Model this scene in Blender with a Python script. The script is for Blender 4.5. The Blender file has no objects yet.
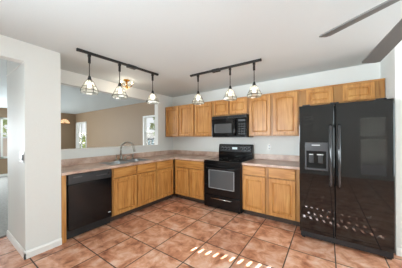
import bpy, bmesh, math, random
from mathutils import Vector, Matrix
R = math.radians
PI = math.pi
random.seed(4)
S = bpy.context.scene
C = S.collection

# ------------------------------------------------------------ camera, world, lights
cam_d = bpy.data.cameras.new('camera'); cam = bpy.data.objects.new('camera', cam_d); C.objects.link(cam)
cam.location = (0, 0, 1.363)
cam_d.sensor_fit = 'HORIZONTAL'; cam_d.sensor_width = 36.0
cam_d.lens = 183.8 / 402 * 36.0
cam_d.shift_y = (137.04 - 134.0) / 402
cam_d.clip_start = 0.02
cam.rotation_mode = 'XYZ'
cam.matrix_world = Matrix.Translation((0, 0, 1.363)) @ Matrix.Rotation(0.6, 4, 'Z') @ Matrix.Rotation(PI/2, 4, 'X') @ Matrix.Rotation(-0.006, 4, 'Z')
S.camera = cam

S.view_settings.view_transform = 'Standard'
S.view_settings.look = 'None'
S.view_settings.exposure = 0.13
S.view_settings.gamma = 1.0
S.view_settings.use_curve_mapping = False

W = bpy.data.worlds.new('sky'); S.world = W; W.use_nodes = True
wn = W.node_tree.nodes; wl = W.node_tree.links
sky = wn.new('ShaderNodeTexSky'); sky.sky_type = 'PREETHAM'; sky.turbidity = 4; sky.sun_direction = (-0.2, -0.85, 0.5)
mixw = wn.new('ShaderNodeMixRGB'); mixw.inputs[0].default_value = 0.75; mixw.inputs[2].default_value = (0.93, 0.96, 1, 1)
wl.new(sky.outputs[0], mixw.inputs[1]); wl.new(mixw.outputs[0], wn['Background'].inputs[0])
wn['Background'].inputs[1].default_value = 1.1

def sun(name, direction, strength, col=(.95, .97, 1)):
    d = bpy.data.lights.new(name, 'SUN'); d.energy = strength; d.angle = R(0.15); d.color = col
    o = bpy.data.objects.new(name, d); C.objects.link(o)
    o.rotation_mode = 'QUATERNION'; o.rotation_quaternion = Vector(direction).to_track_quat('-Z', 'Y')
    return o
sun('sun', (0.2, 1.0, -0.48), 50)

def area(name, loc, aim, sx, sy, power, col=(1, 1, 1), spread=180):
    d = bpy.data.lights.new(name, 'AREA'); d.shape = 'RECTANGLE'; d.size = sx; d.size_y = sy
    d.energy = power; d.color = col; d.spread = R(spread)
    o = bpy.data.objects.new(name, d); C.objects.link(o); o.location = loc
    o.rotation_mode = 'QUATERNION'; o.rotation_quaternion = (Vector(aim) - Vector(loc)).to_track_quat('-Z', 'Y')
    return o
# daylight through the dining room's east windows
area('daylight_east', (3.25, 1.5, 1.35), (0, 1.6, 1.75), 2.6, 1.7, 100, (.80, .94, 1))
area('fill_south', (-1.9, -2.05, 1.3), (0.9, 3, 1.75), 1.8, 1.5, 74, (.84, .94, 1), 92)  # added fill lamp, off the glass door and aimed past the doorway wall
# added fill lamp near the floor, aimed up to brighten the ceiling
area('ceiling_fill', (0.2, -1.0, 0.25), (0.2, -0.6, 2.4), 2.6, 1.6, 30, (.80, .93, 1), 110)
# daylight in the living room, from its own windows
area('daylight_living', (-9.4, -0.3, 1.35), (-5.5, 1.4, 2.1), 2.3, 1.4, 215, (.87, .94, 1))

# ------------------------------------------------------------ materials
def nt(name):
    m = bpy.data.materials.new(name); m.use_nodes = True
    return m, m.node_tree.nodes, m.node_tree.links, m.node_tree.nodes['Principled BSDF']
def lin(c):
    return tuple(((v/255)/12.92 if v/255 <= .04045 else (((v/255)+.055)/1.055)**2.4) for v in c) + (1,)
def plain(name, rgb, rough=.5, metal=0, bump=0, scale=40, var=.04, spec=.5, coat=0):
    m, n, l, b = nt(name)
    b.inputs['Roughness'].default_value = rough; b.inputs['Metallic'].default_value = metal
    b.inputs['Specular IOR Level'].default_value = spec
    b.inputs['Coat Weight'].default_value = coat
    tc = n.new('ShaderNodeNewGeometry'); no = n.new('ShaderNodeTexNoise'); no.inputs['Scale'].default_value = scale
    l.new(tc.outputs['Position'], no.inputs['Vector'])
    mx = n.new('ShaderNodeMixRGB'); c = lin(rgb)
    mx.inputs[1].default_value = tuple(v*(1-var) for v in c[:3])+(1,); mx.inputs[2].default_value = tuple(min(1, v*(1+var)) for v in c[:3])+(1,)
    l.new(no.outputs[0], mx.inputs[0]); l.new(mx.outputs[0], b.inputs['Base Color'])
    if bump:
        bp = n.new('ShaderNodeBump'); bp.inputs['Strength'].default_value = bump; bp.inputs['Distance'].default_value = .004
        l.new(no.outputs[0], bp.inputs['Height']); l.new(bp.outputs[0], b.inputs['Normal'])
    return m
def ramp(n, pts):
    r = n.new('ShaderNodeValToRGB'); e = r.color_ramp.elements
    while len(e) < len(pts): e.new(.5)
    for i, (p, c) in enumerate(pts): e[i].position = p; e[i].color = lin(c)
    return r
def oak(name, horizontal=False, tone=1.0):
    m, n, l, b = nt(name)
    tc = n.new('ShaderNodeTexCoord'); oi = n.new('ShaderNodeObjectInfo')
    ad = n.new('ShaderNodeVectorMath'); ad.operation = 'ADD'
    ml = n.new('ShaderNodeVectorMath'); ml.operation = 'SCALE'; ml.inputs['Scale'].default_value = 17
    l.new(oi.outputs['Random'], ml.inputs[0]); l.new(tc.outputs['Object'], ad.inputs[0]); l.new(ml.outputs[0], ad.inputs[1])
    mp = n.new('ShaderNodeMapping'); mp.inputs['Scale'].default_value = (3, 30, 30) if horizontal else (30, 30, 2.4)
    l.new(ad.outputs[0], mp.inputs[0])
    no = n.new('ShaderNodeTexNoise'); no.inputs['Scale'].default_value = 1.0; no.inputs['Detail'].default_value = 6; no.inputs['Distortion'].default_value = .6
    l.new(mp.outputs[0], no.inputs['Vector'])
    rp = ramp(n, [(p, tuple(v*tone for v in c)) for p, c in ((.25, (156, 98, 44)), (.45, (200, 141, 74)), (.72, (219, 167, 98)))]); l.new(no.outputs[0], rp.inputs[0])
    n2 = n.new('ShaderNodeTexNoise'); n2.inputs['Scale'].default_value = 3.0; l.new(ad.outputs[0], n2.inputs['Vector'])
    mx = n.new('ShaderNodeMixRGB'); mx.blend_type = 'MULTIPLY'; mx.inputs[0].default_value = .5
    rp2 = ramp(n, [(.3, (222, 205, 190)), (.7, (255, 255, 255))]); l.new(n2.outputs[0], rp2.inputs[0])
    l.new(rp.outputs[0], mx.inputs[1]); l.new(rp2.outputs[0], mx.inputs[2])
    l.new(mx.outputs[0], b.inputs['Base Color'])
    b.inputs['Roughness'].default_value = .36
    return m
OAK = oak('oak_vertical_grain'); OAKF = oak('oak_frame_shaded', tone=.86); OAKH = oak('oak_horizontal_grain', True)  # frame oak toned darker to put shade into the door gaps

def tile_floor():
    m, n, l, b = nt('terracotta_tile')
    g = n.new('ShaderNodeNewGeometry')
    mp = n.new('ShaderNodeMapping'); mp.inputs['Location'].default_value = (1.298/.457+10, -1.535/.457+10, 0); mp.inputs['Scale'].default_value = (1/.457, 1/.457, 0)
    l.new(g.outputs['Position'], mp.inputs[0])
    sep = n.new('ShaderNodeSeparateXYZ'); l.new(mp.outputs[0], sep.inputs[0])
    def edge(out):
        f = n.new('ShaderNodeMath'); f.operation = 'FRACT'; l.new(out, f.inputs[0])
        a = n.new('ShaderNodeMath'); a.operation = 'SUBTRACT'; a.inputs[1].default_value = .5; l.new(f.outputs[0], a.inputs[0])
        c = n.new('ShaderNodeMath'); c.operation = 'ABSOLUTE'; l.new(a.outputs[0], c.inputs[0]); return c.outputs[0]
    mxm = n.new('ShaderNodeMath'); mxm.operation = 'MAXIMUM'; l.new(edge(sep.outputs[0]), mxm.inputs[0]); l.new(edge(sep.outputs[1]), mxm.inputs[1])
    gr = n.new('ShaderNodeMapRange'); gr.inputs[1].default_value = .484; gr.inputs[2].default_value = .490; l.new(mxm.outputs[0], gr.inputs[0])
    fl = n.new('ShaderNodeVectorMath'); fl.operation = 'FLOOR'; l.new(mp.outputs[0], fl.inputs[0])
    wh = n.new('ShaderNodeTexWhiteNoise'); wh.noise_dimensions = '3D'; l.new(fl.outputs[0], wh.inputs['Vector'])
    # clouds shifted per tile
    sc = n.new('ShaderNodeVectorMath'); sc.operation = 'SCALE'; sc.inputs['Scale'].default_value = 9; l.new(wh.outputs['Color'], sc.inputs[0])
    ad = n.new('ShaderNodeVectorMath'); l.new(g.outputs['Position'], ad.inputs[0]); l.new(sc.outputs[0], ad.inputs[1])
    no = n.new('ShaderNodeTexNoise'); no.inputs['Scale'].default_value = 6.5; no.inputs['Detail'].default_value = 7; no.inputs['Roughness'].default_value = .62; no.inputs['Distortion'].default_value = .5
    l.new(ad.outputs[0], no.inputs['Vector'])
    rp = ramp(n, [(.30, (142, 90, 66)), (.42, (204, 142, 110)), (.52, (230, 176, 144)), (.68, (250, 220, 202))])
    l.new(no.outputs[0], rp.inputs[0])
    tn = n.new('ShaderNodeMixRGB'); tn.blend_type = 'MULTIPLY'; tn.inputs[0].default_value = .55
    rt = ramp(n, [(0, (215, 190, 178)), (.5, (245, 225, 212)), (1, (255, 245, 238))]); l.new(wh.outputs['Value'], rt.inputs[0])
    l.new(rp.outputs[0], tn.inputs[1]); l.new(rt.outputs[0], tn.inputs[2])
    mx = n.new('ShaderNodeMixRGB'); l.new(gr.outputs[0], mx.inputs[0]); l.new(tn.outputs[0], mx.inputs[1]); mx.inputs[2].default_value = lin((84, 70, 60))
    l.new(mx.outputs[0], b.inputs['Base Color'])
    rr = n.new('ShaderNodeMapRange'); rr.inputs[3].default_value = .30; rr.inputs[4].default_value = .8; l.new(gr.outputs[0], rr.inputs[0]); l.new(rr.outputs[0], b.inputs['Roughness'])
    inv = n.new('ShaderNodeMath'); inv.operation = 'SUBTRACT'; inv.inputs[0].default_value = 1; l.new(gr.outputs[0], inv.inputs[1])
    hs = n.new('ShaderNodeMath'); hs.operation = 'MULTIPLY_ADD'; l.new(no.outputs[0], hs.inputs[0]); hs.inputs[1].default_value = .35; l.new(inv.outputs[0], hs.inputs[2])
    bp = n.new('ShaderNodeBump'); bp.inputs['Strength'].default_value = .5; bp.inputs['Distance'].default_value = .004; l.new(hs.outputs[0], bp.inputs['Height']); l.new(bp.outputs[0], b.inputs['Normal'])
    return m
TILE = tile_floor()
def laminate():
    m, n, l, b = nt('speckled_laminate')
    g = n.new('ShaderNodeNewGeometry')
    a = n.new('ShaderNodeTexNoise'); a.inputs['Scale'].default_value = 6; a.inputs['Detail'].default_value = 5; l.new(g.outputs['Position'], a.inputs['Vector'])
    rp = ramp(n, [(.3, (184, 150, 134)), (.5, (214, 186, 168)), (.7, (232, 210, 196))]); l.new(a.outputs[0], rp.inputs[0])
    v = n.new('ShaderNodeTexNoise'); v.inputs['Scale'].default_value = 160; l.new(g.outputs['Position'], v.inputs['Vector'])
    r2 = ramp(n, [(.35, (215, 205, 200)), (.6, (255, 255, 255))]); l.new(v.outputs[0], r2.inputs[0])
    mx = n.new('ShaderNodeMixRGB'); mx.blend_type = 'MULTIPLY'; mx.inputs[0].default_value = .7; l.new(rp.outputs[0], mx.inputs[1]); l.new(r2.outputs[0], mx.inputs[2])
    l.new(mx.outputs[0], b.inputs['Base Color']); b.inputs['Roughness'].default_value = .3
    return m
LAM = laminate()
WALL = plain('white_wall_paint', (231, 232, 228), .6, bump=.15, scale=60, var=.01)
CEIL = plain('ceiling_paint', (216, 223, 224), .9, bump=.2, scale=90, var=.015)
BROWN = plain('taupe_wall_paint', (152, 128, 102), .6, var=.05, scale=1.5)
TRIM = plain('white_trim_paint', (240, 239, 234), .35, var=.01)
CARPET = plain('grey_carpet', (160, 158, 154), .95, bump=1, scale=26, var=.3, spec=.1)
BLACK = plain('black_gloss_enamel', (15, 15, 17), .13, var=.05, spec=.4)
FRBLK = plain('black_fridge_enamel', (12, 12, 13), .045, var=.05, spec=.6, scale=300)
SATIN = plain('black_satin_plastic', (30, 30, 32), .4, var=.05)
MATTE = plain('matte_black_metal', (26, 25, 24), .5, var=.05)
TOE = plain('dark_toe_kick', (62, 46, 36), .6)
PANEL = plain('charcoal_control_panel', (52, 53, 55), .25, var=.1)
HANDLE = plain('glossy_charcoal_handle', (46, 47, 49), .12, spec=.8)
SILVER = plain('silver_trim', (150, 152, 154), .3)
GREYPL = plain('dark_grey_plastic', (66, 67, 70), .35)
SMOKE = plain('smoked_door_glass', (84, 86, 88), .12, spec=.8)
GLASSBLK = plain('ceramic_black_glass', (12, 12, 13), .06, spec=.7)
STEEL = plain('brushed_steel', (176, 182, 186), .33, 1.0, var=.06, scale=120)
CHROME = plain('chrome', (215, 215, 214), .12, 1.0)
NICKEL = plain('satin_nickel', (176, 172, 164), .28, 1.0)
BRASS = plain('polished_brass', (206, 158, 84), .22, 1.0)
DOT = plain('pale_marking_paint', (205, 206, 208), .5)
FANB = plain('grey_fan_blade', (108, 109, 108), .5, var=.05)
SWITCH = plain('grey_switch_plate', (150, 150, 148), .35, .3)
LEAF = plain('leaf_green', (168, 182, 110), .6, var=.3, scale=9)
BARK = plain('bark_brown', (96, 78, 60), .9)
BLOCK = plain('pale_block_fence', (214, 208, 196), .9, bump=.4, scale=8)
GROUND = plain('pale_gravel', (196, 188, 174), .95, bump=.8, scale=40, var=.15)
TEAL = plain('pale_blue_paint', (150, 186, 196), .6)
SHADECL = plain('cream_shade_cloth', (226, 206, 190), .8)
def emis(name, rgb, st):
    m, n, l, b = nt(name)
    b.inputs['Base Color'].default_value = lin(rgb); b.inputs['Emission Color'].default_value = lin(rgb); b.inputs['Emission Strength'].default_value = st
    return m
BULB = emis('lit_bulb', (255, 240, 215), 9)
DISPLAY = emis('lit_clock_display', (200, 215, 218), .5)
def frosted(name, col, tr, em=None):
    m = bpy.data.materials.new(name); m.use_nodes = True; n = m.node_tree.nodes; l = m.node_tree.links; n.clear()
    o = n.new('ShaderNodeOutputMaterial'); a = n.new('ShaderNodeBsdfTranslucent'); a.inputs[0].default_value = lin(col)
    g = n.new('ShaderNodeBsdfGlossy'); g.inputs['Roughness'].default_value = .08
    t = n.new('ShaderNodeBsdfTransparent'); t.inputs[0].default_value = (.97, .98, .97, 1)
    m1 = n.new('ShaderNodeMixShader'); m1.inputs[0].default_value = .15; l.new(a.outputs[0], m1.inputs[1]); l.new(g.outputs[0], m1.inputs[2])
    m2 = n.new('ShaderNodeMixShader'); m2.inputs[0].default_value = tr; l.new(m1.outputs[0], m2.inputs[1]); l.new(t.outputs[0], m2.inputs[2])
    l.new(m2.outputs[0], o.inputs[0]); return m
SEEDED = frosted('seeded_clear_glass', (240, 243, 234), .5)
AMBER = frosted('amber_glass', (244, 226, 190), .78)
PANE = frosted('window_glass', (235, 240, 242), .94)

# ------------------------------------------------------------ mesh helpers
class MB:
    def __init__(s): s.b = bmesh.new()
    def box(s, x0, y0, z0, x1, y1, z1, bev=0, seg=2):
        t = bmesh.new(); bmesh.ops.create_cube(t, size=1)
        for v in t.verts: v.co = Vector(((x0+x1)/2+v.co.x*(x1-x0), (y0+y1)/2+v.co.y*(y1-y0), (z0+z1)/2+v.co.z*(z1-z0)))
        if bev: bmesh.ops.bevel(t, geom=t.edges[:], offset=bev, segments=seg, affect='EDGES', profile=.6)
        return s._in(t)
    def _in(s, t, smooth=False):
        if smooth:
            for f in t.faces: f.smooth = True
        bmesh.ops.recalc_face_normals(t, faces=t.faces[:])
        me = bpy.data.meshes.new('t'); t.to_mesh(me); t.free(); s.b.from_mesh(me); bpy.data.meshes.remove(me); return s
    def cyl(s, p, q, r, r2=None, n=16, smooth=True):
        p, q = Vector(p), Vector(q); t = bmesh.new()
        bmesh.ops.create_cone(t, cap_ends=True, segments=n, radius1=r, radius2=r if r2 is None else r2, depth=(q-p).length)
        M = Matrix.Translation((p+q)/2) @ (q-p).to_track_quat('Z', 'Y').to_matrix().to_4x4()
        bmesh.ops.transform(t, matrix=M, verts=t.verts[:])
        if smooth:
            for f in t.faces:
                if len(f.verts) == 4: f.smooth = True
        return s._in(t)
    def sphere(s, c, r, sz=1, n=12):
        t = bmesh.new(); bmesh.ops.create_uvsphere(t, u_segments=n, v_segments=max(6, n//2+2), radius=r)
        for v in t.verts: v.co = Vector((c[0]+v.co.x, c[1]+v.co.y, c[2]+v.co.z*sz))
        return s._in(t, True)
    def lathe(s, c, prof, n=20, smooth=True, cap=True):
        t = bmesh.new(); rings = []
        for r, z in prof:
            rings.append([t.verts.new((c[0]+r*math.cos(2*PI*i/n), c[1]+r*math.sin(2*PI*i/n), c[2]+z)) for i in range(n)])
        for a, b in zip(rings, rings[1:]):
            for i in range(n): t.faces.new((a[i], a[(i+1) % n], b[(i+1) % n], b[i]))
        if cap: t.faces.new(rings[0]); t.faces.new(rings[-1])
        return s._in(t, smooth)
    def tube(s, pts, r, n=10):
        t = bmesh.new(); pts = [Vector(p) for p in pts]; rings = []
        up = Vector((0, 0, 1))
        for i, p in enumerate(pts):
            d = (pts[min(i+1, len(pts)-1)]-pts[max(i-1, 0)]).normalized()
            a = d.cross(up)
            if a.length < .05: a = d.cross(Vector((0, 1, 0)))
            a.normalize(); b = d.cross(a).normalized(); rr = r if not isinstance(r, (list, tuple)) else r[i]
            rings.append([t.verts.new(p+a*rr*math.cos(2*PI*k/n)+b*rr*math.sin(2*PI*k/n)) for k in range(n)])
            if i and (rings[-1][0].co-rings[-2][0].co).length > (rings[-1][n//2].co-rings[-2][0].co).length:
                for k, v in enumerate(rings[-1]): v.co = p-a*rr*math.cos(2*PI*k/n)+b*rr*math.sin(2*PI*k/n)
        for a, b in zip(rings, rings[1:]):
            for k in range(n): t.faces.new((a[k], a[(k+1) % n], b[(k+1) % n], b[k]))
        t.faces.new(rings[0]); t.faces.new(rings[-1])
        return s._in(t, True)
    def loops(s, rings):       # list of closed rings with the same count, last one filled
        t = bmesh.new(); L = [[t.verts.new(p) for p in r] for r in rings]; n = len(L[0])
        for a, b in zip(L, L[1:]):
            for k in range(n): t.faces.new((a[k], a[(k+1) % n], b[(k+1) % n], b[k]))
        t.faces.new(L[0]); t.faces.new(L[-1])
        return s._in(t)
    def prism(s, poly, axis, a, b):   # polygon in the two other axes, extruded a..b along axis
        def P(u, v, w): return {'x': (w, u, v), 'y': (u, w, v), 'z': (u, v, w)}[axis]
        return s.loops([[P(u, v, a) for u, v in poly], [P(u, v, b) for u, v in poly]])
    def panel(s, x0, z0, x1, z1, y, th=.02, fr=.055, arch=0):   # raised panel door, front towards -y
        def rect(i, yy, a=0):
            X0, X1, Z0, Z1 = x0+i, x1-i, z0+i, z1-i
            out = [(X0, yy, Z0), (X1, yy, Z0)]
            for k in range(9):
                u = k/8; zz = Z1-a*(2*u-1)**2*(1 if a else 0)
                out.append((X1+(X0-X1)*u, yy, zz))
            return out
        return s.loops([rect(0, y), rect(0, y-th+.004), rect(.004, y-th), rect(fr, y-th, arch), rect(fr+.002, y-th+.017, arch),
                        rect(fr+.015, y-th+.017, arch), rect(fr+.030, y-th+.007, arch)])

def obj(name, mb, mat, parent=None, loc=(0, 0, 0), rotz=0, label=None, kind=None):
    me = bpy.data.meshes.new(name); mb.b.to_mesh(me); mb.b.free(); me.materials.append(mat)
    o = bpy.data.objects.new(name, me); C.objects.link(o); o.location = loc; o.rotation_euler = (0, 0, rotz)
    if parent: o.parent = parent
    if label: o['label'] = label
    if kind: o['kind'] = kind
    return o
def tag(o, label, cat, group=None):
    o['label'] = label; o['category'] = cat
    if group: o['group'] = group
    return o
def thing(name, label, cat, loc=(0, 0, 0), rotz=0, group=None):
    o = bpy.data.objects.new(name, None); C.objects.link(o); o.location = loc; o.rotation_euler = (0, 0, rotz); o.empty_display_size = .1
    return tag(o, label, cat, group)
def struct(name, mb, mat, parent=None): return obj(name, mb, mat, parent, kind='structure')
def dup(root, loc, rotz, label, group=None):
    r = root.copy(); C.objects.link(r); r.location = loc; r.rotation_euler = (0, 0, rotz); r['label'] = label
    for ch in list(root.children):
        c = ch.copy(); C.objects.link(c); c.parent = r
        for g in list(ch.children):
            d = g.copy(); C.objects.link(d); d.parent = c
    return r

# ------------------------------------------------------------ room shell
H = 2.448; YB = 3.70; XL = -3.46; XC = -2.81; XW = -9.53; YS = -2.2; XE = 3.3
struct('floor', MB().box(-3.69, YS-.1, -.1, XE+.1, YB+.12, 0), TILE)
struct('floor_carpet', MB().box(XW-.12, YS-.1, -.1, -3.69, YB+.12, .004), CARPET)
struct('ceiling', MB().box(XW-.12, YS-.12, H, XE+.12, YB+.12, H+1.1), CEIL)  # slab made extra thick so that it shades the yard outside

def wall_y(name, y0, y1, x0, x1, holes, mat):     # wall along x with rectangular holes (xa, za, xb, zb), sorted
    m = MB(); x = x0
    for xa, za, xb, zb in holes:
        if xa > x: m.box(x, y0, 0, xa, y1, H)
        if za > 0: m.box(xa, y0, 0, xb, y1, za)
        if zb < H: m.box(xa, y0, zb, xb, y1, H)
        x = xb
    m.box(x, y0, 0, x1, y1, H)
    return struct(name, m, mat)
def wall_x(name, x0, x1, y0, y1, holes, mat):
    m = MB(); y = y0
    for ya, za, yb, zb in holes:
        if ya > y: m.box(x0, y, 0, x1, ya, H)
        if za > 0: m.box(x0, ya, 0, x1, yb, za)
        if zb < H: m.box(x0, ya, zb, x1, yb, H)
        y = yb
    m.box(x0, y, 0, x1, y1, H)
    return struct(name, m, mat)
# back wall: kitchen part white, living room part taupe with two windows
wall_y('wall_back', YB, YB+.12, XL-.12, XE, [], WALL)
W1 = (-9.36, .25, -8.42, 2.05); W2 = (-4.70, 1.02, -3.80, 2.02)
wall_y('wall_far', YB, YB+.12, XW, XL-.12, [W1, W2], BROWN)
wall_x('wall_west', XW-.12, XW, YS, YB+.12, [(-1.5, .65, .9, 2.1), (1.36, .64, 2.35, 2.10)], BROWN)
# peninsula wall: half wall, header, and the stub in the corner
m = MB(); m.box(XL-.12, .93, 0, XL, 3.17, 1.16); m.box(XL-.12, .93, 2.23, XL, 3.17, H); m.box(XL-.12, 3.17, 0, XL, YB, H)
struct('wall_left', m, WALL)
struct('trim_1', MB().box(XL-.14, .93, 1.16, XL+.012, 3.17, 1.178, .004), TRIM)
# fat wall block at the doorway plus the header over the doorway
m = MB(); m.box(-3.67, .59, 0, XC, .93, H); m.box(XC-.12, YS, 2.23, XC, .59, H)
struct('wall_front', m, WALL)
struct('wall_dining', MB().box(-3.79, YS, 0, -3.67, -.35, H), WALL)
struct('trim_2', MB().box(-3.67, .584, 2.222, XC, .59, 2.236), TRIM)
# right wall block beside the fridge
struct('wall_right', MB().box(.65, 3.0, 0, XE, YB, H), WALL)
# wall behind the camera: glass door and an added slotted opening for the sun dashes
wall_y('wall_south', YS-.12, YS, XW, XE, [(-2.22, 1.58, -.22, 2.24), (.85, .08, 1.55, 2.0)], WALL)
wall_x('wall_east', XE, XE+.12, YS, YB, [(.2, .4, 2.8, 2.15)], WALL)
# baseboards
def base_prof(h=.085, t=.014): return [(0, 0), (t, 0), (t, h*.75), (t*.45, h), (0, h)]
m = MB(); m.prism([(XC+u, v) for u, v in base_prof()], 'y', .576, .93); struct('baseboard_left', m, TRIM)
m = MB(); m.prism([(.59-u, v) for u, v in base_prof()], 'x', -3.67, XC+.014); struct('baseboard_front', m, TRIM)
m = MB(); m.prism([(3.0-u, v) for u, v in base_prof()], 'x', .65, XE); struct('baseboard_right', m, TRIM)
m = MB(); m.prism([(XW+u, v) for u, v in base_prof()], 'y', YS, YB); struct('baseboard_west', m, TRIM)
m = MB(); m.prism([(YB-u, v) for u, v in base_prof()], 'x', XW, XL-.12); struct('baseboard_far', m, TRIM)
m = MB(); m.prism([(YS+u, v) for u, v in base_prof()], 'x', -2.6, .85); struct('baseboard_south', m, TRIM)
# carpet threshold strip
struct('trim_3', MB().box(-3.72, YS, 0, -3.67, .59, .010, .003), plain('dark_threshold', (84, 60, 48), .5))

def window_y(name, hole, y, rails=(), bars=(), fw=.05):
    x0, z0, x1, z1 = hole
    m = MB()
    m.box(x0, y-.02, z0, x0+fw, y+.09, z1, .004); m.box(x1-fw, y-.02, z0, x1, y+.09, z1, .004)
    m.box(x0, y-.02, z0, x1, y+.09, z0+fw, .004); m.box(x0, y-.02, z1-fw, x1, y+.09, z1, .004)
    for z in rails: m.box(x0, y+.02, z-.02, x1, y+.06, z+.02)
    for x in bars: m.box(x-.02, y+.02, z0, x+.02, y+.06, z1)
    w = struct(name, m, TRIM)
    obj('pane', MB().box(x0+.01, y+.035, z0+.01, x1-.01, y+.041, z1-.01), PANE, w)
    return w
w = window_y('window_1', W1, YB, rails=(1.45,), bars=(-8.98,))
# folded white vertical blind at the left of the far window
m = MB()
for k in range(6): m.box(-9.30+k*.05, YB-.06, .3, -9.27+k*.05, YB-.02, 2.0, .004)
tag(obj('vertical_blind', m, TRIM), 'white blind slats drawn to the left of the far living room window', 'blind')
window_y('window_2', W2, YB, rails=(1.55,))
# west window seen through the doorway
m = MB(); y0, z0, y1, z1 = 1.36, .64, 2.35, 2.10
m.box(XW-.09, y0, z0, XW+.02, y0+.06, z1, .004); m.box(XW-.09, y1-.06, z0, XW+.02, y1, z1, .004)
m.box(XW-.09, y0, z0, XW+.02, y1, z0+.07, .004); m.box(XW-.09, y0, z1-.06, XW+.02, y1, z1, .004); m.box(XW-.06, y0, 1.36, XW-.02, y1, 1.42)
w = struct('window_3', m, TRIM); obj('pane', MB().box(XW-.041, y0+.01, z0+.01, XW-.035, y1-.01, z1-.01), PANE, w)
obj('shade', MB().box(XW-.015, y0+.06, z0+.07, XW-.009, y1-.06, 1.36), SHADECL, w, label='cream cloth over the lower sash')
# unseen slatted opening, its shape made up to cut the sun into floor dashes
x0, z0, x1, z1 = -2.22, 1.58, -.22, 2.24
m = MB(); sl = .095
def raked(za, zb, xa=x0, xb=x1):      # opaque bands masking the sun into rows, raked to tilt them
    m.prism([(xa, za+sl*(xa-x0) if za > z0 else z0), (xb, za+sl*(xb-x0) if za > z0 else z0), (xb, min(z1, zb+sl*(xb-x0))), (xa, zb+sl*(xa-x0))], 'y', YS-.02, YS)
raked(z0, 1.64); raked(1.675, 1.79); raked(1.835, 1.885); raked(1.94, 2.23)
m.box(x0, YS-.019, z0, -1.12, YS-.001, 1.88); m.prism([(x0, 1.7), (-1.12, 1.7), (-1.12, 1.99), (x0, 1.89)], 'y', YS-.0195, YS-.0005)
w = struct('sun_dash_mask', m, TRIM)
x = x0
m = MB()
while x < x1:
    m.box(x, YS-.026, z0, x+.063, YS-.021, z1); x += .089
obj('blind_slats', m, TRIM, w)
w = window_y('window_5', (.85, .08, 1.55, 2.0), YS-.1, rails=(1.28, 1.33))
m = MB()
m.box(XW-.09, -1.5, .65, XW, -1.44, 2.1); m.box(XW-.09, .84, .65, XW, .9, 2.1); m.box(XW-.09, -1.5, .65, XW, .9, .71); m.box(XW-.09, -1.5, 2.04, XW, .9, 2.1)
w = struct('window_6', m, TRIM); obj('pane', MB().box(XW-.05, -1.46, .68, XW-.044, .86, 2.07), PANE, w)
m = MB()
m.box(XE, .2, .4, XE+.09, .26, 2.15); m.box(XE, 2.74, .4, XE+.09, 2.8, 2.15); m.box(XE, .2, .4, XE+.09, 2.8, .46); m.box(XE, .2, 2.09, XE+.09, 2.8, 2.15); m.box(XE+.02, 1.47, .4, XE+.07, 1.53, 2.15)
w = struct('window_7', m, TRIM); obj('pane', MB().box(XE+.04, .22, .42, XE+.046, 2.78, 2.13), PANE, w)

# outdoors
struct('ground_outside', MB().box(-22, YB+.12, -.3, 8, 14, -.05), GROUND)
struct('sun_blocker_south', MB().box(-.62, -7.2, -.1, 3.6, -7.0, 4.6), BLOCK)  # unseen slab added to keep direct sun out of the glass door
struct('sun_blocker_west', MB().box(-26, -4.4, -.1, -9.9, -4.0, 6.2), BLOCK)  # tall unseen slab added to shade the garden at the west end
m = MB(); m.box(-24, 7.0, -.05, 8, 7.2, 1.75); struct('fence_outside', m, BLOCK)
def bush(name, c, r, n, label):
    t = thing(name, label, 'bush', (c[0], c[1], -.05))
    m = MB()
    for k in range(n):
        th = random.uniform(0, 2*PI); ph = math.acos(random.uniform(-1, 1)); q = r*random.uniform(.6, 1)
        p = Vector((q*math.sin(ph)*math.cos(th), q*math.sin(ph)*math.sin(th), c[2]+q*math.cos(ph)))
        a = Vector([random.uniform(-1, 1) for _ in range(3)]).normalized()*.14; bb = a.cross(Vector([random.uniform(-1, 1) for _ in range(3)])).normalized()*.07
        f = m.b.faces.new([m.b.verts.new(v) for v in (p-a, p+bb, p+a, p-bb)])
    obj('foliage', m, LEAF, t)
    s = MB()
    for k in range(4):
        s.tube([(0, 0, 0), (random.uniform(-.2, .2), random.uniform(-.2, .2), c[2]*.6), (random.uniform(-.4, .4), random.uniform(-.4, .4), c[2])], .03)
    obj('stem', s, BARK, t)
    return t
bush('garden_bush', (-13.2, 5.6, .9), .8, 500, 'leafy green bush outside the far living room window')
bush('garden_shrub', (-13.5, 2.0, 1.5), 1.1, 700, 'light green shrub outside the window seen through the doorway')
bush('patio_tree', (-6.3, 6.0, 1.95), .55, 160, 'thin green tree outside the window near the kitchen corner')
t = thing('patio_bench', 'pale blue slatted bench with dark top rail outside the window by the corner', 'bench', (-6.2, 5.4, -.05), .35)
for s in (-.75, .75): obj('leg', MB().box(s-.03, -.25, 0, s+.03, .25, .42, .005).box(s-.03, .2, .42, s+.03, .26, 1.35, .005), TEAL, t)
m = MB()
for k in range(4): m.box(-.8, -.25+k*.12, .42, .8, -.16+k*.12, .45, .004)
obj('seat', m, TEAL, t)
m = MB()
for k in range(9): m.box(-.72+k*.17, .21, .5, -.62+k*.17, .24, 1.3, .004)
obj('backrest', m, TEAL, t)
obj('top_rail', MB().box(-.82, .19, 1.3, .82, .27, 1.38, .01), MATTE, t, label='dark top rail')

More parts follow.
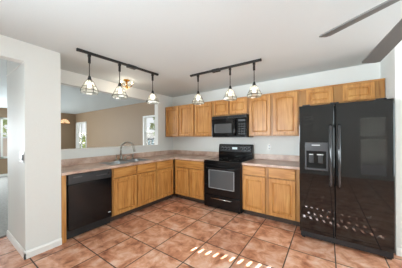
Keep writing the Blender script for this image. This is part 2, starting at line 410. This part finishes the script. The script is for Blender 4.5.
# ------------------------------------------------------------ cabinets
def base_cab(label, loc, rotz, w, doors, drawers, depth=.60, end=None):
    t = thing('base_cabinet', label, 'cabinet', loc, rotz, 'oak base cabinets')
    m = MB(); m.box(0, 0, .10, w, .02, .876); m.box(0, .02, .10, .018, depth, .876); m.box(w-.018, .02, .10, w, depth, .876); m.box(.018, depth-.01, .10, w-.018, depth, .876); m.box(.018, .02, .10, w-.018, depth-.01, .118)
    obj('body', m, OAKF, t)
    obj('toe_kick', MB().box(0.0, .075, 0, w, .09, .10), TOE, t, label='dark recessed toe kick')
    for a, b in doors: obj('door', MB().panel(a, .115, b, .695, 0, .022, .048), OAK, t)
    for a, b in drawers:
        m = MB(); m.loops([[(a+i, y, .715+i), (b-i, y, .715+i), (b-i, y, .862-i), (a+i, y, .862-i)] for i, y in ((0, 0), (0, -.014), (.006, -.02))])
        obj('drawer_front', m, OAKH, t)
    return t
def wall_cab(label, loc, w, z0, z1, doors, depth=.29, arch=0):
    t = thing('wall_cabinet', label, 'cabinet', (loc[0], loc[1], z0), 0, 'oak wall cabinets'); h = z1-z0
    obj('body', MB().box(0, 0, 0, w, depth, h, .001), OAKF, t)
    obj('crown_strip', MB().box(-.0, -.008, h-.02, w, 0, h, .002), OAKH, t)
    for a, b in doors: obj('door', MB().panel(a, .022, b, h-.03, 0, .022, .048, arch), OAK, t)
    return t
XF = -2.825      # carcass front of the left run (faces +x)
D = PI/2
# end panel in front of the dishwasher
tag(obj('cabinet_end_panel', MB().box(-3.42, .935, 0, XF+.012, .985, .876, .002), OAK), 'narrow oak end panel between the white wall and the dishwasher', 'cabinet panel')
base_cab('oak sink base cabinet with two doors and two false drawers beside dishwasher', (XF, 1.612, 0), D, .903, [(.022, .445), (.475, .885)], [(.022, .445), (.475, .885)])
base_cab('oak base cabinet with one door and one drawer under the counter corner, facing right', (XF, 2.517, 0), D, .515, [(.028, .488)], [(.028, .488)])
YF = 3.055
base_cab('oak base cabinet with two doors under one wide drawer, between corner and stove', (XF+.02, YF, 0), 0, .815, [(.035, .40), (.435, .785)], [(.035, .785)])
base_cab('oak base cabinet with two doors and two drawers between stove and refrigerator', (-1.222, YF, 0), 0, .892, [(.025, .395), (.452, .835)], [(.025, .395), (.452, .835)])
YU = 3.41; ZU0, ZU1 = 1.372, 2.134
wall_cab('oak wall cabinet with two doors in the kitchen corner, leftmost of the row', (-3.44, YU, 0), .925, ZU0, ZU1, [(.03, .452), (.492, .905)])
wall_cab('oak wall cabinet with one door left of the microwave', (-2.514, YU, 0), .50, ZU0, ZU1, [(.03, .47)])
wall_cab('short oak wall cabinet with two doors directly above the microwave', (-2.012, YU, 0), .785, 1.80, ZU1, [(.03, .365), (.40, .755)])
wall_cab('tall oak wall cabinet with two doors right of the microwave', (-1.226, YU, 0), .870, ZU0, ZU1, [(.018, .405), (.445, .835)], arch=.03)
wall_cab('short oak wall cabinet with two doors above the refrigerator', (-.355, YU, 0), .998, 1.85, ZU1, [(.085, .44), (.55, .90)])

# ------------------------------------------------------------ countertops
t = thing('countertop', 'long L-shaped pinkish beige laminate countertop with sink, left of stove', 'countertop', (-3.1, 2.0, .877))
ox, oy, oz = 3.1, -2.0, -.877
def slab(m, x0, y0, z0, x1, y1, z1, bev=.004): m.box(x0+ox, y0+oy, z0+oz, x1+ox, y1+oy, z1+oz, bev)
SX0, SX1, SY0, SY1 = -3.30, -2.90, 1.66, 2.44
m = MB()
slab(m, -3.46, .932, .877, -2.80, SY0, .914); slab(m, -3.46, SY1, .877, -2.80, 3.70, .914)
slab(m, -3.46, SY0, .877, SX0, SY1, .914, .001); slab(m, SX1, SY0, .877, -2.80, SY1, .914, .002)
slab(m, -2.80, 3.03, .877, -1.992, 3.70, .914)
obj('worktop', m, LAM, t)
m = MB(); slab(m, -3.459, .932, .914, -3.44, 3.70, 1.02, .003); slab(m, -3.44, 3.68, .914, -1.992, 3.699, 1.02, .003)
obj('backsplash', m, LAM, t)
t = thing('countertop', 'short pinkish beige laminate countertop between stove and refrigerator', 'countertop', (-.78, 3.36, .877))
obj('worktop', MB().box(-.442, -.33, 0, .462, .34, .037, .004), LAM, t)
obj('backsplash', MB().box(-.442, .32, .037, .462, .339, .143, .003), LAM, t)

# ------------------------------------------------------------ sink and faucet
t = thing('kitchen_sink', 'double bowl stainless steel sink set in the left countertop', 'sink', (-3.10, 2.05, .914))
def bowl(y0, y1):
    m = MB()
    def ring(x0, x1, a, b, z, r):
        out = []
        for cx, cy, s in ((x1-r, b-r, 0), (x0+r, b-r, 1), (x0+r, a+r, 2), (x1-r, a+r, 3)):
            for k in range(4):
                an = s*PI/2+k*PI/6; out.append((cx+r*math.cos(an), cy+r*math.sin(an), z))
        return out
    m.b.free(); m.b = bmesh.new()
    rings = [ring(-.185, .185, y0, y1, .004, .05), ring(-.18, .18, y0+.005, y1-.005, -.02, .05), ring(-.165, .165, y0+.02, y1-.02, -.15, .06), ring(-.10, .10, y0+.09, y1-.09, -.165, .04)]
    vs = [[m.b.verts.new(p) for p in r] for r in rings]
    for a, b in zip(vs, vs[1:]):
        for k in range(16): f = m.b.faces.new((a[k], b[k], b[(k+1) % 16], a[(k+1) % 16])); f.smooth = True
    m.b.faces.new(vs[-1])
    return m
m = MB(); y = .41
m.box(-.215, -.41, .0, -.185, .41, .006, .002); m.box(.185, -.41, 0, .205, .41, .006, .002)
m.box(-.19, -.41, 0, .19, -.375, .006, .002); m.box(-.19, .375, 0, .19, .41, .006, .002); m.box(-.19, -.02, 0, .19, .02, .006, .002)
obj('rim', m, STEEL, t)
for a, b in ((-.38, -.015), (.015, .38)):
    bo = obj('bowl', bowl(a, b), STEEL, t)
    obj('drain', MB().lathe((0, (a+b)/2, -.166), [(.0, 0), (.045, 0), (.045, .006), (.03, .002), (0, .002)], cap=False), CHROME, bo)
t = thing('kitchen_faucet', 'high-arc brushed nickel faucet with side levers behind the sink', 'faucet', (-3.33, 2.085, .9205))
obj('base', MB().box(-.028, -.12, 0, .028, .12, .010, .004).lathe((0, 0, .008), [(.032, 0), (.030, .03), (.024, .05), (.020, .09), (.017, .10)]), NICKEL, t)
dx, dy = .72, .69
arc = [(.12*(1-math.cos(a)), .235+.115*math.sin(a)) for a in [k*PI/10 for k in range(10)]]+[(.248, .205), (.256, .16)]
pts = [(0, 0, .10), (0, 0, .19)]+[(u*dx, u*dy, z) for u, z in arc]
obj('spout', MB().tube(pts, [.018]*(len(pts)-2)+[.020, .021]), NICKEL, t)
obj('lever', MB().lathe((0, .09, .008), [(.022, 0), (.020, .04), (.010, .055)]).tube([(0, .09, .05), (.02, .12, .075), (.05, .17, .08)], [.010, .009, .008]), NICKEL, t)
obj('lever', MB().lathe((0, -.09, .008), [(.022, 0), (.020, .04), (.010, .055)]).tube([(0, -.09, .05), (.01, -.10, .10), (.015, -.105, .12)], [.010, .008, .007]), NICKEL, t)
t = thing('side_sprayer', 'small nickel side sprayer on the counter right of the faucet', 'sprayer', (-3.345, 2.36, .9145))
obj('holder', MB().lathe((0, 0, 0), [(.024, 0), (.022, .012), (.015, .03)]), NICKEL, t)
obj('sprayer_head', MB().tube([(0, 0, .025), (0, 0, .06), (.012, 0, .09), (.03, 0, .10)], [.012, .014, .017, .012]), NICKEL, t)

# ------------------------------------------------------------ dishwasher (faces +x)
t = thing('dishwasher', 'black built-in dishwasher under the left countertop', 'dishwasher', (XF, 1.0, 0), D)
obj('body', MB().box(-.008, .02, .10, .604, .57, .872, .003), SATIN, t)
obj('door', MB().box(.005, -.022, .13, .592, .02, .735, .006), BLACK, t)
cp = obj('control_panel', MB().box(.005, -.028, .742, .592, .02, .868, .006).box(.03, -.030, .752, .567, -.026, .762), PANEL, t)
obj('vent', MB().box(.06, -.031, .822, .17, -.027, .838), GREYPL, cp)
m = MB()
for k in range(5): m.box(.36+k*.032, -.031, .80, .382+k*.032, -.027, .812)
obj('button', m, GREYPL, cp)
obj('dial', MB().cyl((.555, -.028, .815), (.555, -.045, .815), .022, .019), SATIN, cp)
obj('badge', MB().box(.535, -.024, .20, .575, -.021, .212), DOT, t, label='small silver badge low on the door')
obj('kick_plate', MB().box(.0, .03, .01, .60, .06, .125, .003), MATTE, t)

# ------------------------------------------------------------ stove
t = thing('electric_range', 'black freestanding electric range with glass cooktop and oven window', 'stove', (-1.985, 3.0, 0))
w = .757
obj('body', MB().box(0, .03, .03, w, .68, .90, .003), SATIN, t)
ck = obj('cooktop', MB().box(-.003, .0, .90, w+.003, .62, .92, .006), GLASSBLK, t)
for x, y, r in ((.2, .17, .10), (.56, .17, .085), (.2, .44, .085), (.56, .44, .10)):
    m = MB(); m.lathe((x, y, .9205), [(r, 0), (r, .0006), (r-.005, .0006), (r-.005, 0)], n=28, cap=False); obj('burner', m, GREYPL, ck)
od = obj('oven_door', MB().box(.006, -.012, .275, w-.006, .03, .84, .008), BLACK, t)
ow = obj('window', MB().box(.125, -.0145, .41, w-.125, -.010, .735, .002), SMOKE, od, label='grey smoked oven window')
obj('window_frame', MB().box(.115, -.017, .40, .130, -.011, .745).box(w-.130, -.017, .40, w-.115, -.011, .745).box(.115, -.017, .40, w-.115, -.011, .412).box(.115, -.017, .735, w-.115, -.011, .745), SILVER, ow, label='thin silver frame line')
obj('handle', MB().tube([(.09, -.012, .785), (.09, -.05, .785), (.12, -.058, .785), (w-.12, -.058, .785), (w-.09, -.05, .785), (w-.09, -.012, .785)], .012), BLACK, od)
obj('front_trim', MB().box(.0, -.006, .845, w, .03, .898, .006), BLACK, t)
dr = obj('storage_drawer', MB().box(.006, -.010, .035, w-.006, .03, .265, .008), BLACK, t)
obj('handle', MB().tube([(.17, -.010, .218), (.18, -.034, .218), (w-.18, -.034, .218), (w-.17, -.010, .218)], .009), CHROME, dr, label='silver drawer handle')
m = MB(); m.prism([(.60, .92), (.68, .92), (.68, 1.195), (.65, 1.205), (.625, 1.19), (.60, 1.04)], 'x', 0, w)
bg = obj('backguard', m, BLACK, t)
obj('control_face', MB().prism([(.6005, 1.05), (.607, 1.05), (.628, 1.18), (.6220, 1.18)], 'x', .03, w-.03), SATIN, bg)
for x in (.09, .165, .24, .53, .61, .69):
    q = 1.115; yy = .609
    kn = obj('knob', MB().cyl((x, yy, q), (x, yy-.026, q-.004), .024, .020, n=18).box(x-.004, yy-.034, q-.02, x+.004, yy-.02, q+.018), SATIN, bg)
    m = MB(); m.lathe((0, 0, 0), [(.030, 0), (.030, .002), (.027, .002), (.027, 0)], n=20, cap=False)
    bmesh.ops.transform(m.b, matrix=Matrix.Translation((x, yy-.001, q)) @ Matrix.Rotation(PI/2, 4, 'X'), verts=m.b.verts[:])
    obj('dial_ring', m, DOT, kn, label='pale ring behind knob')
obj('clock_display', MB().box(.325, .600, 1.10, .435, .612, 1.145), DISPLAY, bg, label='bright clock display')
for s in (.06, w-.06): obj('foot', MB().cyl((s, .07, 0), (s, .07, .04), .02), SATIN, t)
for s in (.06, w-.06): obj('foot', MB().cyl((s, .62, 0), (s, .62, .04), .02), SATIN, t)

# ------------------------------------------------------------ microwave
t = thing('microwave_oven', 'black over-the-range microwave mounted under the short cabinet', 'microwave', (-1.998, 3.33, 1.352))
w = .765; h = .435
obj('body', MB().box(0, .02, 0, w, .369, h, .004), SATIN, t)
md = obj('door', MB().box(.004, -.012, .02, .565, .02, h-.055, .008), BLACK, t)
obj('window', MB().box(.07, -.0145, .09, .455, -.010, .275, .002), SMOKE, md, label='grey tinted door window')
obj('handle', MB().tube([(.53, -.012, .05), (.53, -.045, .06), (.53, -.05, .10), (.53, -.05, .29), (.53, -.045, .33), (.53, -.012, .34)], .012), BLACK, md)
cp = obj('control_panel', MB().box(.572, -.010, .02, w-.004, .02, h-.055, .006), BLACK, t)
obj('clock_display', MB().box(.60, -.012, .31, .735, -.009, .345), GREYPL, cp)
for r in range(5):
    for c in range(3): obj('button', MB().box(.602+c*.048, -.0125, .06+r*.045, .636+c*.048, -.009, .088+r*.045), SATIN, cp)
m = MB(); m.box(.004, -.006, h-.05, w-.004, .02, h-.002, .004)
g = obj('vent_grille', m, SATIN, t)
m = MB()
for k in range(4): m.box(.03, -.009, h-.044+k*.010, w-.03, -.005, h-.040+k*.010)
obj('louvre', m, BLACK, g)

# ------------------------------------------------------------ refrigerator
t = thing('refrigerator', 'large black side-by-side refrigerator with ice and water dispenser', 'refrigerator', (-.306, 2.79, 0))
w = .908; h = 1.765; sp = .387
obj('body', MB().box(.004, .075, .03, w-.004, .76, h-.02, .006), SATIN, t)
def fdoor(x0, x1):
    z0 = .105; m = MB(); poly = []
    us = [0, .008, .02]+[k/8 for k in range(1, 8)]+[.98, .992, 1]
    for u in us:
        poly.append((x0+(x1-x0)*u, (.010 if u in (0, 1) else .003 if u in (.008, .992) else 0)))
    poly += [(x1, .068), (x0, .068)]
    m.prism(poly, 'z', z0, h); return m
fl_ = obj('freezer_door', fdoor(.0, sp-.003), FRBLK, t)
fr_ = obj('fridge_door', fdoor(sp+.003, w), FRBLK, t)
for d_, x in ((fl_, sp-.042), (fr_, sp+.042)):
    z0, z1 = .74, 1.50
    obj('handle', MB().tube([(x, -.002, z0), (x, -.04, z0+.02), (x, -.055, z0+.07), (x, -.058, (z0+z1)/2), (x, -.055, z1-.07), (x, -.04, z1-.02), (x, -.002, z1)], [.016]*7), HANDLE, d_)
ds = obj('dispenser', MB().box(.068, -.014, .93, .085, .002, 1.285, .003).box(.301, -.014, .93, .318, .002, 1.285, .003).box(.068, -.018, 1.175, .318, .002, 1.285, .004).box(.068, -.022, .93, .318, .002, .955, .004), GREYPL, fl_, label='dark grey dispenser surround')
d2 = obj('dispenser_recess', MB().box(.085, -.007, .955, .301, -.003, 1.175), BLACK, fl_)
obj('paddle', MB().box(.115, -.016, 1.02, .165, -.006, 1.14, .004), SATIN, d2)
obj('paddle', MB().box(.215, -.016, 1.02, .265, -.006, 1.14, .004), SATIN, d2)
obj('marking', MB().box(.115, -.0175, 1.125, .16, -.0155, 1.135), DOT, d2); obj('marking', MB().box(.20, -.0175, 1.125, .27, -.0155, 1.135), DOT, d2)
obj('marking', MB().box(.145, -.0195, 1.245, .235, -.0175, 1.255), DOT, ds)
for x in (.08, sp, w-.10): obj('hinge_cover', MB().box(x-.045, .02, h+.0, x+.045, .14, h+.02, .008), SATIN, t)
obj('base_grille', MB().box(.01, .02, .03, w-.01, .07, .10, .006), SATIN, t)
for x in (.04, w-.04): obj('wheel', MB().cyl((x-.02, .06, .02), (x+.02, .06, .02), .02), SATIN, t)
for x in (.04, w-.04): obj('wheel', MB().cyl((x-.02, .70, .02), (x+.02, .70, .02), .02), SATIN, t)

# ------------------------------------------------------------ track lights and pendants
ZC = H
def track(label, loc, rotz, L, feed):
    t = thing('track_light_rail', label, 'track rail', loc, rotz, None)
    obj('rail', MB().box(0, -.018, -.028, L, .018, 0, .003), MATTE, t)
    obj('end_cap', MB().box(-.006, -.019, -.03, .012, .019, 0, .003), MATTE, t); obj('end_cap', MB().box(L-.012, -.019, -.03, L+.006, .019, 0, .003), MATTE, t)
    obj('power_feed', MB().box(feed-.07, -.036, -.042, feed+.07, .036, 0, .010), MATTE, t)
track('black ceiling track rail over the sink counter, left of the two', (-2.492, .995, ZC), D-.0929, 1.19, .71)
track('black ceiling track rail parallel to the wall cabinets, right of the two', (-1.96, 2.557, ZC), .0248, 1.21, .50)

def pendant(label, loc):
    t = thing('pendant_lamp', label, 'pendant lamp', loc, 0, 'clear glass pendant lamps on the tracks')
    obj('track_adapter', MB().box(-.016, -.016, -.062, .016, .016, -.028, .003).cyl((0, 0, -.062), (0, 0, -.14), .016), MATTE, t)
    obj('stem', MB().cyl((0, 0, -.12), (0, 0, -.31), .0055, n=8), MATTE, t)
    obj('cap', MB().lathe((0, 0, 0), [(.008, -.30), (.013, -.305), (.026, -.35), (.026, -.36), (.0, -.36)], cap=False, n=16), MATTE, t)
    n = 8
    prof = [(.026, -.356), (.050, -.385), (.078, -.44), (.104, -.492), (.098, -.520)]
    sh = obj('shade', MB().lathe((0, 0, 0), prof, n=n, smooth=False, cap=False), SEEDED, t, label='faceted clear glass shade')
    m = MB()
    for k in range(n):
        a = 2*PI*k/n
        m.tube([(r*1.01*math.cos(a), r*1.01*math.sin(a), z) for r, z in prof], .0034, n=5)
    for r, z in (prof[2], prof[3]):
        m.tube([(r*1.01*math.cos(2*PI*k/n), r*1.01*math.sin(2*PI*k/n), z) for k in range(n+1)], .004, n=5)
    obj('cage_wire', m, MATTE, sh)
    obj('bulb', MB().sphere((0, 0, -.425), .024, 1.3), BULB, t)
    d = bpy.data.lights.new('bulb_light', 'POINT'); d.energy = 1.3; d.color = (1, .93, .82); d.shadow_soft_size = .03
    o = bpy.data.objects.new('bulb_light', d); C.objects.link(o); o.parent = t; o.location = (0, 0, -.43)
    return t
p0 = pendant('clear glass pendant on the left track, nearest the white wall', (-2.478, 1.127, ZC))
spots = [((-2.442, 1.517, ZC), 'clear glass pendant in the middle of the left track, beside brass ceiling light'),
         ((-2.390, 2.076, ZC), 'clear glass pendant at the right end of the left track'),
         ((-1.806, 2.562, ZC), 'clear glass pendant at the left end of the right track'),
         ((-1.216, 2.576, ZC), 'clear glass pendant in the middle of the right track'),
         ((-.848, 2.586, ZC), 'clear glass pendant at the right end of the right track')]
for loc, lab in spots:
    q = dup(p0, loc, 0, lab)

# brass semi-flush ceiling light
t = thing('ceiling_light', 'small brass ceiling light with three upturned glass shades above the sink', 'ceiling light', (-3.12, 2.08, H))
obj('canopy', MB().lathe((0, 0, 0), [(.0, 0), (.062, 0), (.058, -.012), (.02, -.03), (.012, -.09), (.02, -.11), (.03, -.13), (.015, -.15), (.006, -.175), (0, -.18)], cap=False), BRASS, t)
for k in range(3):
    a = .5+k*2*PI/3; c, s = math.cos(a), math.sin(a)
    ar = obj('arm', MB().tube([(0, 0, -.12), (.05*c, .05*s, -.14), (.10*c, .10*s, -.12), (.105*c, .105*s, -.09)], .007, 8), BRASS, t)
    obj('shade', MB().lathe((.105*c, .105*s, -.09), [(.018, 0), (.032, .012), (.045, .045), (.052, .055)], n=14, cap=False), AMBER, ar)
    obj('bulb', MB().sphere((.105*c, .105*s, -.06), .014), BULB, ar)
d = bpy.data.lights.new('ceiling_bulb', 'POINT'); d.energy = 3; d.color = (1, .9, .76); d.shadow_soft_size = .06
o = bpy.data.objects.new('ceiling_bulb', d); C.objects.link(o); o.parent = t; o.location = (0, 0, -.2)

# ------------------------------------------------------------ ceiling fan (hub beyond the frame, two blades in view)
hub = Vector((.527, 1.383, 2.15))
t = thing('ceiling_fan', 'grey bladed ceiling fan reaching in at the upper right', 'ceiling fan', (hub.x, hub.y, H))
hz = hub.z-H
obj('canopy', MB().lathe((0, 0, 0), [(.07, 0), (.065, -.03), (.02, -.06), (.013, -.07), (.013, hz+.08), (.05, hz+.07)]), MATTE, t)
obj('motor', MB().lathe((0, 0, hz), [(.05, .07), (.10, .05), (.11, .0), (.09, -.05), (.04, -.07)]), MATTE, t)
def blade(tip, wid=.135, tw=.10):
    d = tip-hub; L = d.length; m = MB()
    hw = wid/2
    poly = [(.15, -hw*.7), (L-.02, -hw), (L, -hw*.55), (L, hw*.85), (L-.02, hw), (.15, hw*.7)]
    m.prism(poly, 'z', -.005, .005)
    a = MB().box(.08, -.03, -.012, .22, .03, -.004, .003)
    M = Matrix.Translation((0, 0, hz)) @ d.to_track_quat('X', 'Z').to_matrix().to_4x4() @ Matrix.Rotation(tw, 4, 'X')
    for q in (m, a): bmesh.ops.transform(q.b, matrix=M, verts=q.b.verts[:])
    bl = obj('blade', m, FANB, t); obj('blade_bracket', a, MATTE, bl)
def tip(ang, r, z=0): return hub+Vector((r*math.cos(R(ang)), r*math.sin(R(ang)), z))
blade(Vector((-.02, 1.745, 2.15)), .11, -.20)
blade(hub + (Vector((.337, 2.315, 2.05))-hub), .135, .12)
for a in (217, 289, 1): blade(tip(a, .64))

# ------------------------------------------------------------ small wall things
t = thing('light_switch', 'pale switch plate with two toggles on the end of white wall', 'light switch', (-2.92, .59, 1.14))
obj('plate', MB().box(-.08, -.006, -.06, .075, 0, .06, .003), SWITCH, t)
for x in (-.045, -.002, .04): obj('toggle', MB().box(x-.013, -.012, -.033, x+.013, -.005, .033, .002), TRIM if x < 0 else GREYPL, t)
t = thing('wall_outlet', 'white outlet plate on the wall above the short countertop', 'outlet', (-.92, YB, 1.16))
obj('plate', MB().box(-.035, -.006, -.058, .035, 0, .058, .003), TRIM, t)
for z in (-.024, .024): obj('socket', MB().box(-.016, -.009, z-.014, .016, -.005, z+.014, .002), SWITCH, t)
t = thing('wall_sconce', 'warm lit arched glass sconce on the taupe wall left of window', 'wall lamp', (XW, 3.27, 2.0))
m = MB()
poly = [(.19*math.cos(PI*k/12), .19*math.sin(PI*k/12)) for k in range(13)]
m.prism(poly, 'x', .02, .09); obj('shade', m, emis('warm_lit_glass', (240, 205, 165), .75), t)
m = MB()
for k in range(1, 6): m.tube([(.092, 0, 0), (.092, .19*math.cos(PI*k/6), .19*math.sin(PI*k/6))], .006, 6)
m.tube([(.092, .19*math.cos(PI*k/12), .19*math.sin(PI*k/12)) for k in range(13)], .008, 6); m.box(.0, -.2, -.02, .1, .2, .004)
obj('frame', m, BRASS, t)
